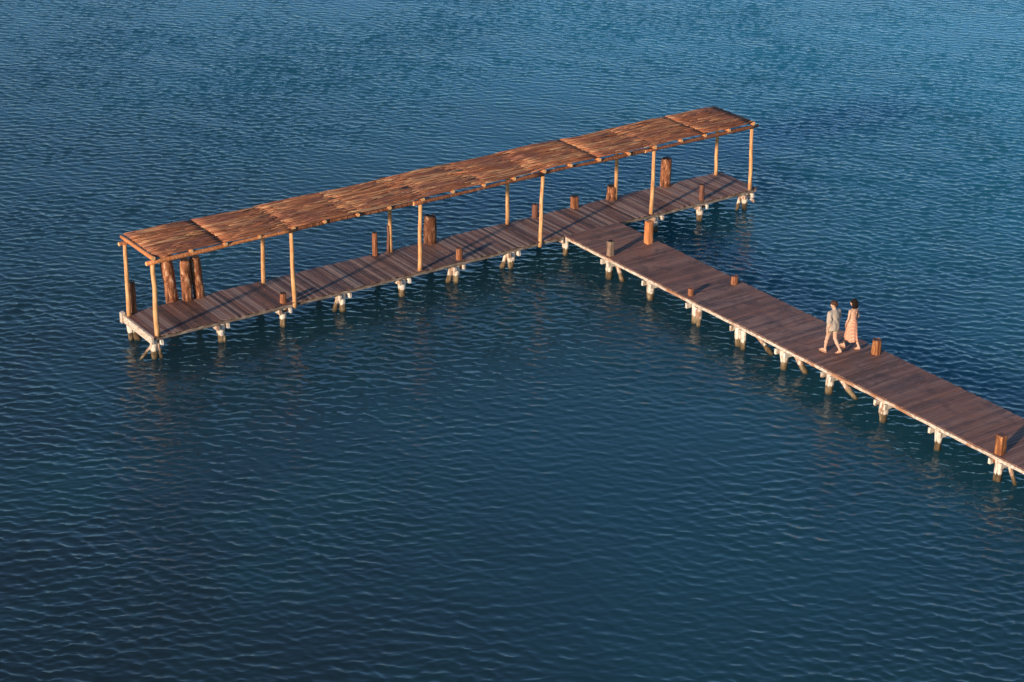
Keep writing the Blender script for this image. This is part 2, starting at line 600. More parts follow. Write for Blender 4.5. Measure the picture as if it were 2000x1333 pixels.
def pile_mb(x, y, r=0.125, top=None, lean=(0, 0), seed=0.0, rough=0.22, zbot=-1.2):
    mb = MB()
    top = DECK - 0.165 if top is None else top
    n = 11
    pts, rad = [], []
    for i in range(n + 1):
        t = i / n
        z = zbot + (top - zbot) * t
        pts.append((x + lean[0] * (1 - t), y + lean[1] * (1 - t), z))
        rr = r * (1 + 0.10 * math.sin(seed * 3 + t * 9))
        if z < 0.28:
            rr *= 0.86
        rad.append(rr)
    mb.tube(pts, rad, 14, rough=rough, freq=4.0, seed=seed)
    return mb


def pile(x, y, **k):
    mt = k.pop("mat", "pile")
    return pile_mb(x, y, **k).build("pile", MT[mt], pier)


def strut(p0, p1, r, seed):
    mb = MB()
    p0, p1 = Vector(p0), Vector(p1)
    pts = [p0.lerp(p1, i / 6) for i in range(7)]
    mb.tube(pts, [r * (1 + 0.12 * math.sin(i * 2 + seed)) for i in range(7)], 10, rough=0.2, freq=5, seed=seed)
    return mb.build("brace", MT["pile_brown"], pier)


platform_pile_x = [-0.05, 2.305, 4.59, 6.861, 9.211, 11.435, 13.758, 16.14, 18.45, 20.25, 22.396, 24.62]
for i, x in enumerate(platform_pile_x):
    fr = pile(x, 0.15, seed=i * 1.7, r=0.13 if i else 0.12)
    if i in (8,):
        pass
    pile(x + (0.1 if i else 0), 1.93, seed=i * 2.3 + 50, r=0.12, mat="pile_brown" if i % 3 else "pile")
    # twin crossheads clamping the pile, their ends showing in front of the deck edge
    for sx in (-0.19, 0.19):
        if x + sx < -0.1 or x + sx > XR - 0.1:
            continue
        y0 = -0.10 + random.uniform(-0.02, 0.03)
        if XW - 0.1 < x + sx < XW + WW + 0.1:
            y0 = 0.02
        piece("crossbeam", MT["pile_brown" if sx < 0 else "pile"], [(x + sx - 0.04, x + sx + 0.04, y0, 2.12, DECK - 0.335, DECK - 0.175)], 0.006)

walk_pile_y = [-2.50, -4.85, -7.22, -9.47, -11.65, -13.75, -16.1, -18.34, -20.67]
while walk_pile_y[-1] > YEND + 2.5:
    walk_pile_y.append(walk_pile_y[-1] - 2.3)
for i, y in enumerate(walk_pile_y):
    pile(XW + 0.13, y, seed=i * 1.3 + 9, r=0.135)
    pile(XW + WW - 0.15, y + 0.05, seed=i * 2.9 + 31, r=0.12, mat="pile_brown")
    for sy in (-0.20, 0.20):
        x0 = XW - 0.085 + random.uniform(-0.015, 0.02)
        piece("crossbeam", MT["pile"], [(x0, XW + WW + 0.02, y + sy - 0.042, y + sy + 0.042, DECK - 0.335, DECK - 0.165)], 0.006)

# extra piles and leaning braces seen beside the main ones
pile(XW + 0.17, -4.70, seed=3.3, r=0.085, lean=(0.0, 0.05))
pile(XW + 0.06, -7.50, seed=4.1, r=0.10, mat="pile_brown")
pile(XW + 0.06, -9.76, seed=5.2, r=0.095)
strut((XW + 0.30, -2.75, DECK - 0.30), (XW + 0.42, -3.15, -0.4), 0.085, 1.0)
strut((XW + 0.35, -10.0, DECK - 0.25), (XW + 0.75, -10.9, -0.4), 0.075, 2.0)
strut((XW + 0.35, -11.9, DECK - 0.25), (XW + 0.62, -12.5, -0.4), 0.095, 3.0)
strut((XW + 0.30, -13.95, DECK - 0.25), (XW + 0.70, -14.85, -0.4), 0.085, 4.0)
strut((XW + 0.30, -20.9, DECK - 0.3), (XW + 0.45, -21.25, -0.4), 0.06, 6.0)
strut((11.30, 0.22, DECK - 0.30), (11.15, 0.40, -0.4), 0.10, 7.0)
strut((13.62, 0.25, DECK - 0.30), (13.45, 0.45, -0.4), 0.085, 8.0)
strut((6.74, 0.25, DECK - 0.35), (6.55, 0.35, -0.4), 0.08, 9.0)
strut((-0.02, 0.20, DECK - 0.30), (-0.70, 0.45, -0.35), 0.045, 10.0)
strut((0.05, 0.08, DECK - 0.28), (0.22, 0.10, -0.3), 0.06, 11.0)
strut((2.36, 0.18, DECK - 0.3), (2.42, 0.02, -0.3), 0.07, 12.0)
strut((24.75, 0.10, DECK - 0.30), (24.95, -0.02, DECK - 0.55), 0.07, 13.0)
strut((-0.02, 1.95, DECK - 0.35), (0.30, 1.75, -0.35), 0.11, 14.0)
strut((24.45, 0.2, DECK - 0.2), (24.25, 0.25, -0.3), 0.07, 15.0)

# ------------------------------------------------------------------ pergola with the cane roof
perg = empty("pergola", (0, 0, 0))
tag(perg, "long open shelter of pale poles carrying a flat reddish cane roof over the platform", "pergola")


def bent(p0, p1, n, amp, sd):
    p0, p1 = Vector(p0), Vector(p1)
    d = (p1 - p0).normalized()
    a = d.orthogonal().normalized()
    b = d.cross(a)
    out = []
    for i in range(n + 1):
        t = i / n
        e = math.sin(PI * t) * amp
        out.append(p0.lerp(p1, t) + a * e * mnoise.noise(Vector((sd, t * 2.2, 0))) * 1.6 + b * e * mnoise.noise(Vector((sd, 7, t * 2.2))) * 1.6)
    return out


front = [(0.036, 0.013, -0.006), (4.97, 0.03, -0.03), (9.868, 0.03, 0.055), (14.897, 0.025, 0.085), (19.931, 0.01, 0.03), (24.699, -0.01, -0.07)]
back = [(-0.052, 1.945, 0.05), (4.90, 2.01, 0.06), (9.936, 2.05, -0.02), (14.895, 2.04, 0.015), (19.732, 1.92, 0.03), (24.71, 2.0, -0.06)]
for i, (x, y, dx) in enumerate(front):
    mb = MB()
    zb = DECK - (0.22 if i in (1, 3, 4) else 0.02)
    zb = DECK - 0.22 if i in (1, 3) else DECK - 0.03
    r = 0.082 if i == 0 else 0.072
    yy = y - 0.03 if i in (1, 3) else y
    pts = bent((x, yy, zb), (x + dx, yy - 0.0, DECK + 2.43), 9, 0.025, i * 3.7)
    mb.tube(pts, [r * (1.06 - 0.16 * t / 9) for t in range(10)], 14, rough=0.07, freq=5, seed=i)
    mb.build("post", MT["pole"], perg)
for i, (x, y, dx) in enumerate(back):
    mb = MB()
    pts = bent((x, y, DECK - 0.03), (x + dx, y + 0.02, DECK + 2.45), 9, 0.022, i * 5.1 + 40)
    mb.tube(pts, [0.070 * (1.06 - 0.14 * t / 9) for t in range(10)], 14, rough=0.07, freq=5, seed=i + 20)
    mb.build("post", MT["pole"], perg)
    if i == 2:     # a second short pole tied to this post
        mb = MB()
        pts = bent((x - 0.10, y - 0.02, DECK - 0.02), (x - 0.08, y, DECK + 1.0), 5, 0.02, 9)
        mb.tube(pts, [0.055, 0.057, 0.055, 0.053, 0.05, 0.048], 12, rough=0.1, freq=5, seed=90)
        mb.build("short_post", MT["pole_dark"], perg)

# long beams: overlapping pole lengths
BZ = DECK + 2.50
for row, y in ((0, 0.0), (1, 2.02)):
    for k in range(5):
        x0 = k * S - (0.20 if k == 0 else 0.30)
        x1 = (k + 1) * S + (0.16 if k == 4 else 0.12)
        off = 0.03 if k % 2 else -0.03
        mb = MB()
        pts = bent((x0, y + off, BZ + (0.012 if k % 2 else -0.012)), (x1, y + off, BZ + (-0.01 if k % 2 else 0.01)), 12, 0.03, k * 2.2 + row * 31)
        mb.tube(pts, [0.066 + 0.012 * math.sin(i * 0.5 + k) for i in range(13)], 12, cap=1, rough=0.08, freq=4, seed=k + row * 9)
        mb.build("beam", [MT["pole_red"] if (k > 0 or row) else MT["pole_orange"], MT["cutend"]], perg)


def roof_z(x):
    """height of the cane layer along the shelter: it sags and rises between posts"""
    t = x / 24.75
    return DECK + 2.655 + 0.045 * t + 0.02 * math.sin(x * 1.27) + 0.018 * math.sin(x * 0.52 + 1.0)


rafter_x = [0.03, 1.308, 2.547, 3.77, 5.02, 6.189, 7.435, 8.682, 9.98, 11.191, 12.43, 13.714, 14.99, 16.157, 17.448, 18.714, 19.93, 21.166, 22.316, 23.445, 24.66]
for i, x in enumerate(rafter_x):
    mb = MB()
    z = min(BZ + 0.118, roof_z(x) - 0.095) if i else BZ + 0.14
    if i == len(rafter_x) - 1:
        z = BZ + 0.14
    yo = -0.095 + random.uniform(-0.02, 0.02)
    r = random.uniform(0.048, 0.060)
    if i % 4 == 0:
        r = 0.068
    pts = bent((x + random.uniform(-0.03, 0.03), yo, z), (x + random.uniform(-0.04, 0.04), 2.20 + random.uniform(-0.03, 0.05), z + 0.01), 6, 0.004 if i == 0 else 0.035, i * 1.9)
    mb.tube(pts, [r * (1.1 - 0.04 * j) for j in range(7)], 12, cap=1, rough=0.10, freq=5, seed=i * 2.0)
    mb.build("rafter", [MT["pole_orange"], MT["cutend"]], perg)


def cane_mat(x0, x1, dz, y0, y1, skew, dens=1.0, soft=0.0):
    """one roof mat: several layers of thin uneven canes lying along the roof"""
    mb = MB()
    L = x1 - x0
    n = int(215 * dens * (L / 2.5))
    per = 2.5
    rows = max(1, round(L / per))
    for row in range(rows):
        a0 = x0 + L * row / rows
        a1 = x0 + L * (row + 1) / rows
        n = int(430 * dens)
        for j in range(n):
            yy = y0 + (y1 - y0) * ((j + random.random()) / n)
            lay = random.choice((0, 1, 1, 2, 2))
            r = random.uniform(0.0045, 0.0095)
            s0 = a0 + random.uniform(-0.02, 0.05) + skew * (yy - y0)
            s1 = a1 + random.uniform(-0.05, 0.02) + skew * (yy - y0)
            if 0 < row:
                s0 -= random.uniform(0.0, 0.5)
            elif soft:
                s0 -= random.random() ** 2 * soft
            if lay and random.random() < 0.25:
                s1 -= random.uniform(0.2, 0.9)
            if lay and random.random() < 0.25:
                s0 += random.uniform(0.2, 0.9)
            pts = []
            yb = yy
            slope = random.gauss(0, 0.018)
            ph = random.uniform(0, 9)
            K = 6
            for q in range(K + 1):
                t = q / K
                x = s0 + (s1 - s0) * t
                sag = 0.012 * math.sin(ph + x * 1.8) + 0.014 * mnoise.noise(Vector((x * 0.9, yy * 2.4, 3)))
                pts.append(Vector((x, yb + slope * (x - s0) + 0.010 * math.sin(ph + x * 3), roof_z(x) + dz + (0.006 + 0.010 * (soft < 0.1)) * (1 - (x - x0) / L) + (lay - 1) * 0.013 + sag - 0.05 * max(0, 1 - yy / 0.6) ** 2 * max(0.45, 1 - x / 30))))
            base = len(mb.v)
            for q, p in enumerate(pts):
                rr = r * (1 - 0.18 * q / K)
                for k in range(4):
                    th = PI / 4 + k * PI / 2
                    mb.v.append((p.x, p.y + rr * math.cos(th) * 1.25, p.z + rr * math.sin(th)))
            for q in range(K):
                for k in range(4):
                    a, b = base + q * 4 + k, base + q * 4 + (k + 1) % 4
                    mb.f.append((a, b, b + 4, a + 4))
                    mb.mi.append(0)
            mb.f.append((base + 3, base + 2, base + 1, base))
            mb.f.append(tuple(base + K * 4 + k for k in range(4)))
            mb.mi += [0, 0]
        # loose stalks lying askew on top
        for j in range(int(26 * dens)):
            x = random.uniform(a0, a1 - 0.5)
            yy = random.uniform(y0 + 0.05, y1 - 0.05)
            ln = random.uniform(0.25, 0.9)
            an = random.gauss(0, 0.10)
            p0 = Vector((x, yy, roof_z(x) + dz + 0.030))
            p1 = Vector((x + ln * math.cos(an), min(max(yy + ln * math.sin(an), y0), y1), roof_z(x + ln) + dz + 0.034))
            mb.tube([p0, p0.lerp(p1, 0.5) + Vector((0, 0, 0.008)), p1], [0.006, 0.006, 0.003], 4)
    return mb.build("roof_mat", MT["cane"], perg, smooth=True)


mats = [(0.09, 2.58, 0.000), (2.48, 5.10, 0.006), (4.96, 10.06, 0.010), (9.90, 15.06, 0.006), (14.90, 17.52, 0.012), (17.36, 22.40, 0.014), (22.24, 24.62, 0.010)]
for i, (a, b, dz) in enumerate(mats):
    cane_mat(a, b, dz, (-0.05, -0.05, -0.05, -0.055, -0.06, -0.06, -0.06)[i], 2.23, 0.0, soft=(0, 0.03, 0.25, 0.6, 0.5, 0.08, 0.05)[i])


# ------------------------------------------------------------------ mooring posts and logs
def bollard(name, x, y, h, d, label, mat="pole_red", square=False, lean=(0, 0), rough=0.16, capm="darkend", group="mooring posts along the pier", zb=None, cat="post", n=None, top_tilt=0.0, split=False):
    mb = MB()
    r = d / 2
    zb = DECK - 0.30 if zb is None else zb
    k = max(6, int(h / 0.07))
    pts, rad = [], []
    H = h + (DECK - zb)
    for i in range(k + 1):
        t = i / k
        z = zb + H * t
        tt = max(0, (z - DECK) / h)
        pts.append((lean[0] * tt, lean[1] * tt, z - DECK))
        rad.append(r * (1 - 0.05 * t))
    nn = n or (20 if d > 0.3 else 16)
    if square:
        # squared post with worn corners
        base = len(mb.v)
        q = 0.88 * r
        cr = r * 0.18
        prof = []
        for sx, sy in ((1, 1), (-1, 1), (-1, -1), (1, -1)):
            for a in range(3):
                th = math.atan2(sy, sx) - PI / 4 + a * PI / 4
                prof.append((sx * (q - cr) + cr * math.cos(th), sy * (q - cr) + cr * math.sin(th)))
        m_ = len(prof)
        for i, p in enumerate(pts):
            for (px, py) in prof:
                w = 1 + rough * 0.5 * mnoise.noise(Vector((px * 8 + x, py * 8 + y, p[2] * 5)))
                mb.v.append((p[0] + px * w, p[1] + py * w, p[2]))
        for i in range(k):
            for j in range(m_):
                a, b = base + i * m_ + j, base + i * m_ + (j + 1) % m_
                mb.f.append((a, b, b + m_, a + m_))
                mb.mi.append(0)
        mb.f.append(tuple(base + j for j in reversed(range(m_))))
        mb.f.append(tuple(base + k * m_ + j for j in range(m_)))
        mb.mi += [1, 1]
    else:
        mb.tube(pts, rad, nn, cap=1, rough=rough, freq=4.0, seed=x * 1.7)
        # bevelled, slightly uneven crown
        top0 = k * nn
        for j in range(nn):
            vx, vy, vz = mb.v[top0 + j]
            cxx, cyy = pts[-1][0], pts[-1][1]
            mb.v[top0 + j] = (cxx + (vx - cxx) * 0.93, cyy + (vy - cyy) * 0.93, vz + 0.018 * math.sin(j * 1.9 + x) * (d / 0.3) + top_tilt * (vx - cxx))
    mb2 = mb.build(name, [MT[mat], MT[capm]], None, loc=(x, y, DECK))
    tag(mb2, label, cat, group)
    return mb2


LG = "thick bark logs standing along the back of the platform"
bollard("mooring_post", 0.20, 2.12, 1.04, 0.215, "tall smooth orange brown post beside the rear corner post at the roof's left end", "pole_red", group="mooring posts along the pier")
bollard("log_pile", 1.70, 2.39, 1.75, 0.42, "leftmost of the three thick bark logs, its top hidden by the cane roof", "bark", lean=(-0.12, 0.10), rough=0.14, group=LG, zb=-0.8, cat="log")
bollard("log_pile", 2.123, 2.10, 1.42, 0.37, "middle one of the three thick bark logs, flat dark top just under the roof", "bark", lean=(-0.02, 0.0), rough=0.12, group=LG, cat="log")
bollard("log_pile", 2.557, 2.11, 1.41, 0.37, "rightmost of the three thick bark logs, leaning slightly left", "bark", lean=(-0.07, 0.05), rough=0.14, group=LG, cat="log")
bollard("mooring_post", 4.624, 0.13, 0.33, 0.235, "short round brown stub on the front edge left of the second roof post", "pole_red")
bollard("mooring_post", 9.311, 2.06, 0.84, 0.20, "slim pale brown round post at the rear edge left of the broad dark log", "pole_red", rough=0.12)
bollard("log_pile", 11.563, 2.02, 1.01, 0.45, "broad dark bark log with black top right of the third front roof post", "bark_dark", rough=0.12, group=LG, cat="log", top_tilt=-0.12)
bollard("mooring_post", 11.549, 0.12, 0.41, 0.245, "short round brown stub on the front edge nearest the broad dark log", "pole_red", capm="pole_dark")
bollard("mooring_post", 16.148, 2.08, 0.50, 0.235, "dark red brown stub half hidden behind the fourth front roof post", "pole_dark")
bollard("mooring_post", 17.929, 2.06, 0.45, 0.27, "squared red brown stub at the rear edge facing the walkway", "pole_red", square=True)
bollard("log_pile", 19.672, 2.06, 0.51, 0.42, "low thick round log stump in front of a rear roof post", "bark", rough=0.09, group=LG, cat="log")
bollard("log_pile", 22.27, 2.10, 1.09, 0.42, "tall thick log with ragged black top right of the fifth front roof post", "bark", rough=0.12, group=LG, cat="log", lean=(0.03, 0))
bollard("mooring_post", 22.429, 0.12, 0.60, 0.21, "thin dark brown post on the front edge near the roof's right end", "pole_dark")
bollard("mooring_post", 16.136, -2.50, 0.54, 0.23, "grey brown squared post on the walkway's pale edge nearest the platform", "pole_grey", square=True)
bollard("mooring_post", 17.98, -2.30, 0.83, 0.27, "bright orange squared post on the walkway near the platform corner", "pole_orange", square=True, capm="pole_orange")
bollard("mooring_post", 16.20, -6.84, 0.25, 0.21, "very short orange brown stub on the walkway's pale edge", "pole_red", capm="pole_dark")
bollard("mooring_post", 18.048, -6.90, 0.29, 0.255, "low round brown stub at the far edge in mid walkway", "pole_red", capm="pole_dark")
bollard("mooring_post", 18.02, -13.72, 0.47, 0.31, "stout orange brown bollard on the walkway just behind the walking couple", "pole_rust", rough=0.12, capm="pole_dark")
bollard("mooring_post", 16.12, -20.63, 0.59, 0.27, "streaky orange squared post on the pale edge at the photo's right border", "pole_rust", square=True, rough=0.25, capm="pole_dark")


# ------------------------------------------------------------------ people: one continuous surface from blended volumes
class Blob:
    """signed distance field sampled on a grid, meshed with surface nets"""
    def __init__(s, lo, hi, h):
        s.lo = np.array(lo, float)
        s.h = h
        s.n = np.ceil((np.array(hi) - s.lo) / h).astype(int) + 1
        s.D = np.full(s.n, 0.2, np.float32)
        s.T = Matrix.Identity(4)

    def win(s, lo, hi):
        a = np.clip(np.floor((np.array(lo) - s.lo) / s.h).astype(int), 0, s.n - 1)
        b = np.clip(np.ceil((np.array(hi) - s.lo) / s.h).astype(int) + 1, 1, s.n)
        sl = tuple(slice(i, j) for i, j in zip(a, b))
        ax = [s.lo[i] + s.h * np.arange(a[i], b[i]) for i in range(3)]
        return sl, np.meshgrid(*ax, indexing="ij")

    def union(s, sl, d, k):
        o = s.D[sl]
        if k <= 0:
            s.D[sl] = np.minimum(o, d)
            return
        hh = np.clip(0.5 + 0.5 * (o - d) / k, 0, 1)
        s.D[sl] = o * (1 - hh) + d * hh - k * hh * (1 - hh)

    def cone(s, a, b, r1, r2, k=0.02, flat=None):
        a, b = np.array(s.T @ Vector(a)), np.array(s.T @ Vector(b))
        R = max(r1, r2) + 3 * s.h + k + 0.03
        sl, (X, Y, Z) = s.win(np.minimum(a, b) - R, np.maximum(a, b) + R)
        d = b - a
        L = max(d @ d, 1e-9)
        t = np.clip(((X - a[0]) * d[0] + (Y - a[1]) * d[1] + (Z - a[2]) * d[2]) / L, 0, 1)
        q = np.sqrt((X - a[0] - t * d[0]) ** 2 + (Y - a[1] - t * d[1]) ** 2 + (Z - a[2] - t * d[2]) ** 2)
        s.union(sl, (q - (r1 + (r2 - r1) * t)).astype(np.float32), k)

    def ell(s, c, r, k=0.02, rot=None, sub=False):
        M = s.T @ Matrix.Translation(Vector(c))
        if rot is not None:
            M = M @ rot.to_4x4()
        c0 = np.array(M.translation)
        R = max(r) + 3 * s.h + k + 0.03
        sl, (X, Y, Z) = s.win(c0 - R, c0 + R)
        Mi = M.inverted()
        P = [Mi[i][0] * X + Mi[i][1] * Y + Mi[i][2] * Z + Mi[i][3] for i in range(3)]
        k0 = np.sqrt(sum((P[i] / r[i]) ** 2 for i in range(3)))
        k1 = np.sqrt(sum((P[i] / r[i] ** 2) ** 2 for i in range(3))) + 1e-6
        d = (k0 * (k0 - 1) / k1).astype(np.float32)
        if sub:
            o = s.D[sl]
            s.D[sl] = np.maximum(o, -d)
        else:
            s.union(sl, d, k)

    def cut(s, p, nrm):
        """remove everything on the side nrm points to"""
        p = np.array(s.T @ Vector(p))
        nv = np.array((s.T.to_3x3() @ Vector(nrm)).normalized())
        sl, (X, Y, Z) = s.win(s.lo, s.lo + s.n * s.h)
        d = (X - p[0]) * nv[0] + (Y - p[1]) * nv[1] + (Z - p[2]) * nv[2]
        s.D[sl] = np.maximum(s.D[sl], d.astype(np.float32))

    def mesh(s, name, mat, parent):
        D = s.D
        ins = D < 0
        n = np.array(D.shape)
        c = n - 1
        cnt = np.zeros(c, np.int32)
        acc = np.zeros((*c, 3), np.float32)
        corners = [(i, j, k) for i in (0, 1) for j in (0, 1) for k in (0, 1)]

        def cs(o):
            return tuple(slice(o[i], o[i] + c[i]) for i in range(3))
        for a in corners:
            for ax in range(3):
                if a[ax]:
                    continue
                b = list(a)
                b[ax] = 1
                da, db = D[cs(a)], D[cs(b)]
                m_ = (da < 0) != (db < 0)
                t = np.where(m_, da / np.where(m_, da - db, 1), 0)
                cnt += m_
                for q in range(3):
                    acc[..., q] += np.where(m_, a[q] + (t if q == ax else 0), 0)
        act = cnt > 0
        ids = np.full(c, -1, np.int64)
        ids[act] = np.arange(act.sum())
        cell = np.argwhere(act)
        pos = (cell + acc[act] / cnt[act][:, None]) * s.h + s.lo
        faces = []
        for ax in range(3):
            u, v = (ax + 1) % 3, (ax + 2) % 3
            A = [slice(None)] * 3
            Bs = [slice(None)] * 3
            A[ax], Bs[ax] = slice(0, -1), slice(1, None)
            sa, sb = ins[tuple(A)], ins[tuple(Bs)]
            for flip, mk in ((False, sa & ~sb), (True, ~sa & sb)):
                e = np.argwhere(mk)
                ok = (e[:, u] > 0) & (e[:, v] > 0) & (e[:, u] < c[u]) & (e[:, v] < c[v])
                e = e[ok]
                qd = []
                for du, dv in ((-1, -1), (0, -1), (0, 0), (-1, 0)):
                    w = e.copy()
                    w[:, u] += du
                    w[:, v] += dv
                    qd.append(ids[w[:, 0], w[:, 1], w[:, 2]])
                qd = np.stack(qd, 1)
                if flip:
                    qd = qd[:, ::-1]
                faces.append(qd)
        faces = np.concatenate(faces)
        me = bpy.data.meshes.new(name)
        me.from_pydata(pos.tolist(), [], faces.tolist())
        me.polygons.foreach_set("use_smooth", [True] * len(faces))
        me.materials.append(mat)
        o = bpy.data.objects.new(name, me)
        COL.objects.link(o)
        o.parent = parent
        return o


def limb(B, pts, rad, k=0.02):
    for i in range(len(pts) - 1):
        B.cone(pts[i], pts[i + 1], rad[i], rad[i + 1], k)


def hand(B, w, d, side, s=1.0):
    """relaxed hand hanging from wrist w along direction d; side = +1 right, -1 left; palm faces the thigh"""
    w, d = Vector(w), Vector(d).normalized()
    fwd = Vector((0, 1, 0))
    fwd = (fwd - d * fwd.dot(d)).normalized()
    inn = Vector((-side, 0, 0))
    inn = (inn - d * inn.dot(d)).normalized()
    c = w + d * 0.05 * s
    B.cone(w, w + d * 0.045 * s, 0.023 * s, 0.024 * s, 0.01)
    for f in (-0.026, -0.009, 0.009, 0.026):
        B.cone(w + d * 0.02 * s + fwd * f * 0.7 * s, w + d * 0.085 * s + fwd * f * s, 0.014 * s, 0.012 * s, 0.010)
    for f, L in ((-0.030, 0.060), (-0.010, 0.075), (0.010, 0.080), (0.030, 0.070)):
        a = w + d * 0.085 * s + fwd * f * s
        b = a + (d * 0.55 + inn * 0.12 + fwd * f * 2).normalized() * L * 0.5 * s
        e = b + (d * 0.8 + inn * 0.5).normalized() * L * 0.5 * s
        B.cone(a, b, 0.0095 * s, 0.0088 * s, 0.004)
        B.cone(b, e, 0.0088 * s, 0.0072 * s, 0.003)
    a = w + d * 0.025 * s + fwd * 0.028 * s
    b = a + (d * 0.6 + fwd * 0.7 + inn * 0.25).normalized() * 0.038 * s
    e = b + (d * 0.9 + fwd * 0.15 + inn * 0.35).normalized() * 0.032 * s
    B.cone(a, b, 0.014 * s, 0.0105 * s, 0.008)
    B.cone(b, e, 0.0105 * s, 0.008 * s, 0.004)


def foot(B, ank, heel, ball, toe, s=1.0):
    ank, heel, ball, toe = map(Vector, (ank, heel, ball, toe))
    B.cone(ank, heel, 0.036 * s, 0.032 * s, 0.015)
    B.cone(ank, ball + Vector((0, 0, 0.014)), 0.036 * s, 0.026 * s, 0.02)
    B.cone(heel, ball, 0.030 * s, 0.030 * s, 0.015)
    ax = (toe - ball).normalized()
    lat = ax.cross(Vector((0, 0, 1))).normalized()
    for i, (o, L) in enumerate(((-0.030, 1.0), (-0.014, 0.98), (0.0, 0.9), (0.013, 0.8), (0.025, 0.68))):
        B.cone(ball + lat * o * s, ball + lat * o * 1.15 * s + ax * (toe - ball).length * L, 0.017 * s, 0.0105 * s, 0.006)


def head(B, c, turn, tilt, s=1.0):
    """skull, jaw, face; the face looks along +y before the turn (radians, positive = to the left)"""
    T0 = B.T.copy()
    B.T = T0 @ Matrix.Translation(Vector(c)) @ Matrix.Rotation(turn, 4, "Z") @ Matrix.Rotation(tilt, 4, "X")
    B.ell((0, -0.012, 0.03), (0.077 * s, 0.096 * s, 0.088 * s), 0.01)
    B.ell((0, 0.030, -0.035), (0.058 * s, 0.062 * s, 0.080 * s), 0.03)
    B.ell((0, 0.062, -0.088), (0.024 * s, 0.022 * s, 0.020 * s), 0.025)
    for sx in (-1, 1):
        B.ell((sx * 0.031, 0.094, 0.004), (0.017, 0.012, 0.010), 0.0, sub=True)
        B.ell((sx * 0.034, 0.070, -0.022), (0.022, 0.020, 0.018), 0.02)
        B.ell((sx * 0.079 * s, -0.004, -0.006), (0.009, 0.019, 0.031), 0.006)
        B.ell((sx * 0.031, 0.078, 0.004), (0.0125, 0.0125, 0.0125), 0.002)
    B.cone((0, 0.086, 0.012), (0, 0.106, -0.026), 0.008, 0.012, 0.010)
    B.ell((0, 0.088, -0.052), (0.022, 0.010, 0.0055), 0.005)
    B.ell((0, 0.086, -0.062), (0.018, 0.010, 0.0060), 0.005)
    Th = B.T
    B.T = T0
    return Th


def sandal(parent, heel, toe, up=0.0, mat=None):
    """sole and two straps following the foot"""
    heel, toe = Vector(heel), Vector(toe)
    d = toe - heel
    lat = d.cross(Vector((0, 0, 1))).normalized()
    mb = MB()
    n = 9
    L = []
    for i in range(n + 1):
        t = i / n
        w = 0.030 + 0.016 * math.sin(PI * min(1, t * 0.95 + 0.08)) + 0.008 * (t > 0.55)
        if i in (0, n):
            w *= 0.6
        L.append((heel + d * t, w))
    for p, w in L:
        for sx, zz in ((-1, 0), (1, 0), (1, 0.016), (-1, 0.016)):
            q = p + lat * w * sx + Vector((0, 0, zz))
            mb.v.append(tuple(q))
    for i in range(n):
        for k in range(4):
            mb.f.append((i * 4 + k, i * 4 + (k + 1) % 4, i * 4 + 4 + (k + 1) % 4, i * 4 + 4 + k))
            mb.mi.append(0)
    mb.f.append((3, 2, 1, 0))
    mb.f.append(tuple(n * 4 + k for k in range(4)))
    mb.mi += [0, 0]
    for t, hh, ww in ((0.68, 0.062, 0.050), (0.22, 0.075, 0.040)):
        c = heel + d * t
        pts = [c + lat * ww * math.cos(a) + Vector((0, 0, 0.008 + hh * math.sin(a))) for a in [PI * i / 8 for i in range(9)]]
        mb.tube(pts, [0.008] * 9, 6)
    return mb.build("sandal", MT["sandal"], parent)


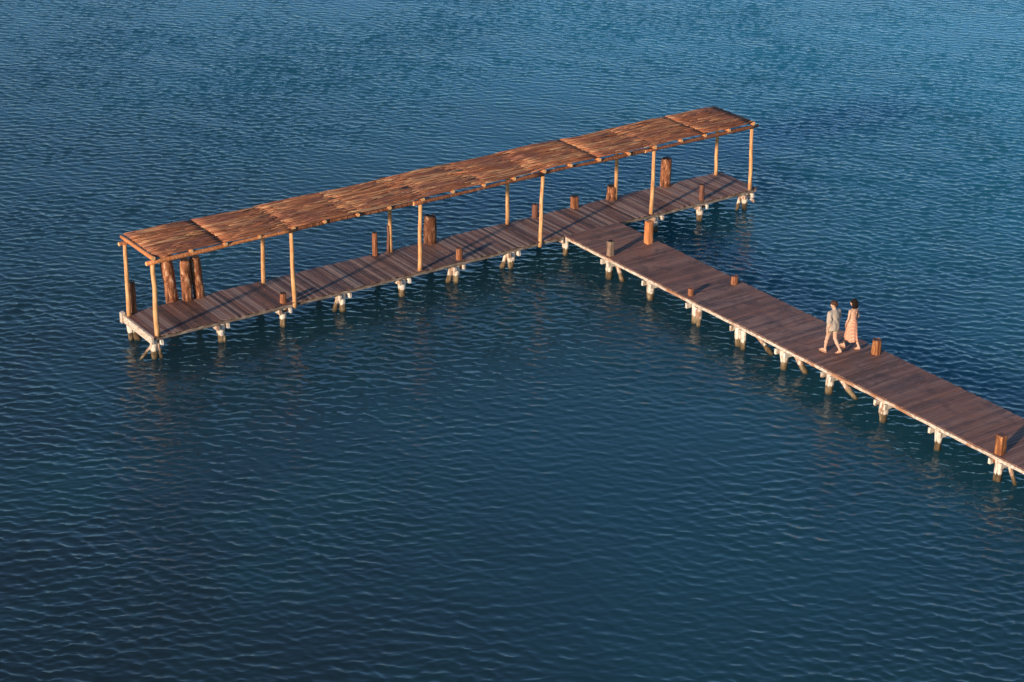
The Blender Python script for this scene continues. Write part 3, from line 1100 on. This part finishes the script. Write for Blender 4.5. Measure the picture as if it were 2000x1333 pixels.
def person_man():
    root = empty("person", (16.88, -12.91, DECK))
    tag(root, "person with short brown hair in loose grey shirt and shorts striding away on the walkway", "person")
    LIFT = 0.018
    B = Blob((-0.42, -0.52, -0.02), (0.42, 0.52, 1.82), 0.007)
    # legs: left forward and flat, right trailing with its heel up
    limb(B, [(-0.085, 0.0, 0.91), (-0.095, 0.06, 0.72), (-0.10, 0.115, 0.50), (-0.105, 0.145, 0.36), (-0.11, 0.17, 0.12)], [0.090, 0.078, 0.056, 0.054, 0.036], 0.03)
    foot(B, (-0.11, 0.17, 0.105), (-0.11, 0.135, 0.055), (-0.118, 0.315, 0.048), (-0.125, 0.385, 0.036))
    limb(B, [(0.085, 0.0, 0.91), (0.092, -0.01, 0.72), (0.10, -0.02, 0.49), (0.105, -0.11, 0.36), (0.11, -0.255, 0.19)], [0.090, 0.078, 0.056, 0.054, 0.036], 0.03)
    foot(B, (0.11, -0.265, 0.175), (0.11, -0.305, 0.150), (0.112, -0.175, 0.050), (0.112, -0.110, 0.034))
    # trunk
    limb(B, [(0, 0.0, 0.93), (0, 0.012, 1.08), (0, 0.012, 1.22), (0, -0.005, 1.36)], [0.115, 0.108, 0.120, 0.100], 0.05)
    for sx in (-1, 1):
        B.cone((sx * 0.06, 0.0, 0.95), (sx * 0.05, 0.01, 1.12), 0.10, 0.09, 0.05)
        B.cone((sx * 0.07, 0.0, 1.22), (sx * 0.10, 0.0, 1.36), 0.095, 0.075, 0.05)
        B.cone((sx * 0.03, -0.01, 1.43), (sx * 0.165, 0.0, 1.395), 0.045, 0.055, 0.04)
    limb(B, [(0, -0.01, 1.40), (0, 0.01, 1.50), (-0.005, 0.02, 1.56)], [0.062, 0.054, 0.054], 0.03)
    # arms: both hang, swinging a little
    limb(B, [(-0.185, 0.0, 1.39), (-0.215, -0.03, 1.24), (-0.225, -0.055, 1.10), (-0.225, -0.04, 0.98), (-0.215, -0.005, 0.86)], [0.050, 0.045, 0.037, 0.036, 0.024], 0.02)
    hand(B, (-0.215, 0.0, 0.85), (0.03, 0.12, -1), -1)
    limb(B, [(0.185, 0.0, 1.39), (0.210, 0.03, 1.24), (0.220, 0.055, 1.11), (0.215, 0.12, 0.99), (0.205, 0.18, 0.89)], [0.050, 0.045, 0.037, 0.036, 0.024], 0.02)
    hand(B, (0.205, 0.185, 0.88), (-0.02, 0.35, -1), 1)
    Th = head(B, (-0.01, 0.03, 1.635), math.radians(38), math.radians(-12))
    B.mesh("body", MT["skin"], root)
    # shirt: loose, elbow length sleeves, reaches the upper thigh
    Sh = Blob((-0.42, -0.32, 0.75), (0.42, 0.36, 1.52), 0.008)
    limb(Sh, [(0, 0.012, 0.86), (0, 0.012, 1.04), (0, 0.010, 1.22), (0, -0.005, 1.36)], [0.175, 0.160, 0.150, 0.120], 0.06)
    for sx in (-1, 1):
        Sh.cone((sx * 0.085, 0.005, 0.84), (sx * 0.085, 0.005, 1.10), 0.145, 0.132, 0.05)
        Sh.cone((sx * 0.075, 0.0, 1.10), (sx * 0.105, 0.0, 1.35), 0.122, 0.095, 0.05)
        Sh.cone((sx * 0.03, -0.01, 1.435), (sx * 0.170, 0.0, 1.395), 0.058, 0.068, 0.04)
    limb(Sh, [(-0.185, 0.0, 1.385), (-0.220, -0.035, 1.22), (-0.230, -0.055, 1.08)], [0.075, 0.085, 0.090], 0.03)
    limb(Sh, [(0.185, 0.0, 1.385), (0.215, 0.035, 1.22), (0.225, 0.055, 1.10)], [0.075, 0.085, 0.090], 0.03)
    Sh.cone((0, 0.0, 1.44), (0, 0.0, 1.465), 0.070, 0.066, 0.02)
    # folds
    sl, (X, Y, Z) = Sh.win(Sh.lo, Sh.lo + Sh.n * Sh.h)
    Sh.D[sl] += (0.006 * np.sin(X * 38 + Z * 9 + 2 * np.sin(Z * 11)) + 0.004 * np.sin(Y * 45 - Z * 16)).astype(np.float32) * np.clip((1.42 - Z) * 6, 0, 1).astype(np.float32)
    Sh.cut((0, 0, 0.825), (0.05, -0.04, -1))
    # sleeve hems: cut everything below the elbow, outside the trunk
    sl, (X, Y, Z) = Sh.win(Sh.lo, Sh.lo + Sh.n * Sh.h)
    sleeve = np.maximum(Z - (1.10 + 0.02), -1)
    mask = (np.abs(X) > 0.20)
    Sh.D[sl] = np.where(mask, np.maximum(Sh.D[sl], (1.105 - Z)), Sh.D[sl])
    Sh.mesh("shirt", MT["shirt"], root)
    St = Blob((-0.30, -0.26, 0.66), (0.30, 0.32, 0.98), 0.008)
    St.cone((0, 0.0, 0.92), (0, 0, 0.90), 0.125, 0.125, 0.03)
    St.cone((-0.085, 0.0, 0.92), (-0.098, 0.065, 0.72), 0.118, 0.105, 0.04)
    St.cone((0.085, 0.0, 0.92), (0.095, -0.015, 0.72), 0.118, 0.105, 0.04)
    St.cut((0, 0, 0.735), (0, -0.05, -1))
    St.cut((0, 0, 0.955), (0, 0, 1))
    St.mesh("shorts", MT["shorts"], root)
    Hr = Blob((-0.16, -0.16, 1.50), (0.14, 0.20, 1.80), 0.006)
    Hr.T = Th
    Hr.ell((0, -0.020, 0.044), (0.088, 0.104, 0.088), 0.0)
    Hr.ell((0, 0.030, 0.098), (0.062, 0.062, 0.034), 0.02)
    Hr.ell((0, -0.060, -0.010), (0.072, 0.060, 0.075), 0.03)
    Hr.ell((0, 0.110, -0.02), (0.085, 0.075, 0.085), 0.0, sub=True)
    Hr.cut((0, -0.04, -0.052), (0, 0.4, -1))
    sl, (X, Y, Z) = Hr.win(Hr.lo, Hr.lo + Hr.n * Hr.h)
    Hr.D[sl] += (0.004 * np.sin(X * 120 + Z * 60) * np.sin(Y * 130)).astype(np.float32)
    Hr.mesh("hair", MT["hair_brown"], root)
    sandal(root, (-0.108, 0.085, 0.0), (-0.125, 0.400, 0.0))
    sandal(root, (0.110, -0.330, 0.105), (0.112, -0.095, 0.0))


def person_woman():
    root = empty("person", (17.62, -13.00, DECK))
    tag(root, "person with dark shoulder length hair in a long orange striped sleeveless dress", "person")
    B = Blob((-0.40, -0.46, -0.02), (0.40, 0.50, 1.74), 0.007)
    limb(B, [(-0.08, 0.0, 0.86), (-0.088, 0.07, 0.68), (-0.09, 0.125, 0.47), (-0.092, 0.165, 0.34), (-0.095, 0.205, 0.11)], [0.092, 0.075, 0.052, 0.048, 0.032], 0.03)
    foot(B, (-0.095, 0.205, 0.10), (-0.095, 0.175, 0.052), (-0.10, 0.325, 0.046), (-0.105, 0.39, 0.034), 0.9)
    limb(B, [(0.08, 0.0, 0.86), (0.085, -0.02, 0.68), (0.088, -0.04, 0.46), (0.09, -0.13, 0.34), (0.092, -0.255, 0.15)], [0.092, 0.075, 0.052, 0.048, 0.032], 0.03)
    foot(B, (0.092, -0.260, 0.14), (0.092, -0.295, 0.105), (0.092, -0.17, 0.045), (0.092, -0.105, 0.034), 0.9)
    limb(B, [(0, 0, 0.89), (0, 0.008, 1.04), (0, 0.01, 1.16), (0, -0.005, 1.29)], [0.115, 0.086, 0.100, 0.085], 0.05)
    for sx in (-1, 1):
        B.cone((sx * 0.07, 0.0, 0.88), (sx * 0.04, 0.0, 1.04), 0.095, 0.075, 0.05)
        B.cone((sx * 0.05, 0.0, 1.12), (sx * 0.075, -0.005, 1.28), 0.078, 0.065, 0.05)
        B.ell((sx * 0.06, 0.085, 1.19), (0.050, 0.048, 0.052), 0.03)
        B.cone((sx * 0.03, -0.01, 1.345), (sx * 0.140, -0.005, 1.315), 0.036, 0.043, 0.035)
    limb(B, [(0, -0.01, 1.33), (0, 0.008, 1.42), (0, 0.015, 1.47)], [0.050, 0.043, 0.044], 0.03)
    limb(B, [(-0.155, 0.0, 1.315), (-0.180, -0.01, 1.19), (-0.195, -0.005, 1.06), (-0.20, 0.045, 0.95), (-0.195, 0.095, 0.84)], [0.041, 0.037, 0.031, 0.030, 0.020], 0.02)
    hand(B, (-0.195, 0.10, 0.83), (0.03, 0.30, -1), -1, 0.9)
    limb(B, [(0.155, 0.0, 1.315), (0.185, -0.01, 1.19), (0.20, -0.02, 1.06), (0.20, 0.03, 0.95), (0.19, 0.08, 0.84)], [0.041, 0.037, 0.031, 0.030, 0.020], 0.02)
    hand(B, (0.19, 0.085, 0.83), (-0.03, 0.25, -1), 1, 0.9)
    Th = head(B, (0.0, 0.022, 1.555), math.radians(30), math.radians(-4), 0.95)
    B.mesh("body", MT["skin"], root)
    # long dress: lofted rings that follow the body and open into folds at the hem
    mb = MB()
    prof = [(1.245, 0.112, 0.098, 0.105), (1.20, 0.122, 0.105, 0.118), (1.12, 0.118, 0.098, 0.105), (1.03, 0.108, 0.098, 0.098), (0.95, 0.150, 0.128, 0.118), (0.86, 0.178, 0.150, 0.130),
            (0.76, 0.182, 0.158, 0.165), (0.66, 0.178, 0.165, 0.195), (0.56, 0.176, 0.185, 0.220), (0.46, 0.178, 0.205, 0.245), (0.38, 0.182, 0.225, 0.262), (0.31, 0.186, 0.240, 0.272)]
    nn = 64
    rings = []
    for j, (z, hx, yb, yf) in enumerate(prof):
        q = max(0, (0.95 - z) / 0.64)
        for k in range(nn):
            th = 2 * PI * k / nn
            cx_, sy_ = math.cos(th), math.sin(th)
            fold = 1 + q * (0.060 * math.sin(th * 9 + 0.8 * math.sin(z * 5)) + 0.035 * math.sin(th * 5 + 1.3))
            y = sy_ * (yf if sy_ > 0 else yb) * fold
            mb.v.append((cx_ * hx * fold, y, z + 0.012 * q * math.sin(th * 3)))
        # the back neckline dips low
    for k in range(nn):
        x, y, z = mb.v[k]
        th = 2 * PI * k / nn
        if math.sin(th) < 0:
            mb.v[k] = (x, y, z - 0.035 * (-math.sin(th)))
        else:
            mb.v[k] = (x, y, z + 0.03 * math.sin(th))
    for j in range(len(prof) - 1):
        for k in range(nn):
            a, b = j * nn + k, j * nn + (k + 1) % nn
            mb.f.append((a, a + nn, b + nn, b))
            mb.mi.append(0)
    d = mb.build("dress", MT["dress"], root)
    so = d.modifiers.new("thickness", "SOLIDIFY")
    so.thickness = 0.006
    so.offset = 0
    for sx in (-1, 1):
        mb = MB()
        pts = [(sx * 0.062, 0.105, 1.262), (sx * 0.078, 0.075, 1.31), (sx * 0.088, 0.025, 1.362), (sx * 0.088, -0.025, 1.366), (sx * 0.078, -0.070, 1.315), (sx * 0.045, -0.100, 1.245), (sx * 0.025, -0.100, 1.20)]
        mb.tube(pts, [0.011] * 7, 8, flat=0.6)
        mb.build("strap", MT["dress"], root)
    Hr = Blob((-0.20, -0.20, 1.34), (0.18, 0.20, 1.73), 0.006)
    Hr.T = Th
    Hr.ell((0, -0.020, 0.040), (0.094, 0.110, 0.094), 0.0)
    Hr.ell((0, -0.060, -0.050), (0.104, 0.084, 0.114), 0.04)
    Hr.ell((0.072, -0.034, -0.095), (0.052, 0.076, 0.082), 0.03)
    Hr.ell((-0.072, -0.034, -0.095), (0.052, 0.076, 0.082), 0.03)
    Hr.ell((0, -0.075, -0.115), (0.085, 0.055, 0.060), 0.03)
    Hr.ell((0, 0.120, -0.035), (0.072, 0.085, 0.105), 0.0, sub=True)
    sl, (X, Y, Z) = Hr.win(Hr.lo, Hr.lo + Hr.n * Hr.h)
    Hr.D[sl] += (0.011 * np.sin(X * 60 + 3 * np.sin(Z * 34)) * np.sin(Y * 55 + Z * 42) + 0.005 * np.sin(X * 130 + Z * 90) * np.sin(Y * 120)).astype(np.float32)
    Hr.mesh("hair", MT["hair_dark"], root)
    sandal(root, (-0.093, 0.135, 0.0), (-0.105, 0.400, 0.0))
    sandal(root, (0.092, -0.315, 0.065), (0.092, -0.095, 0.0))


person_man()
person_woman()
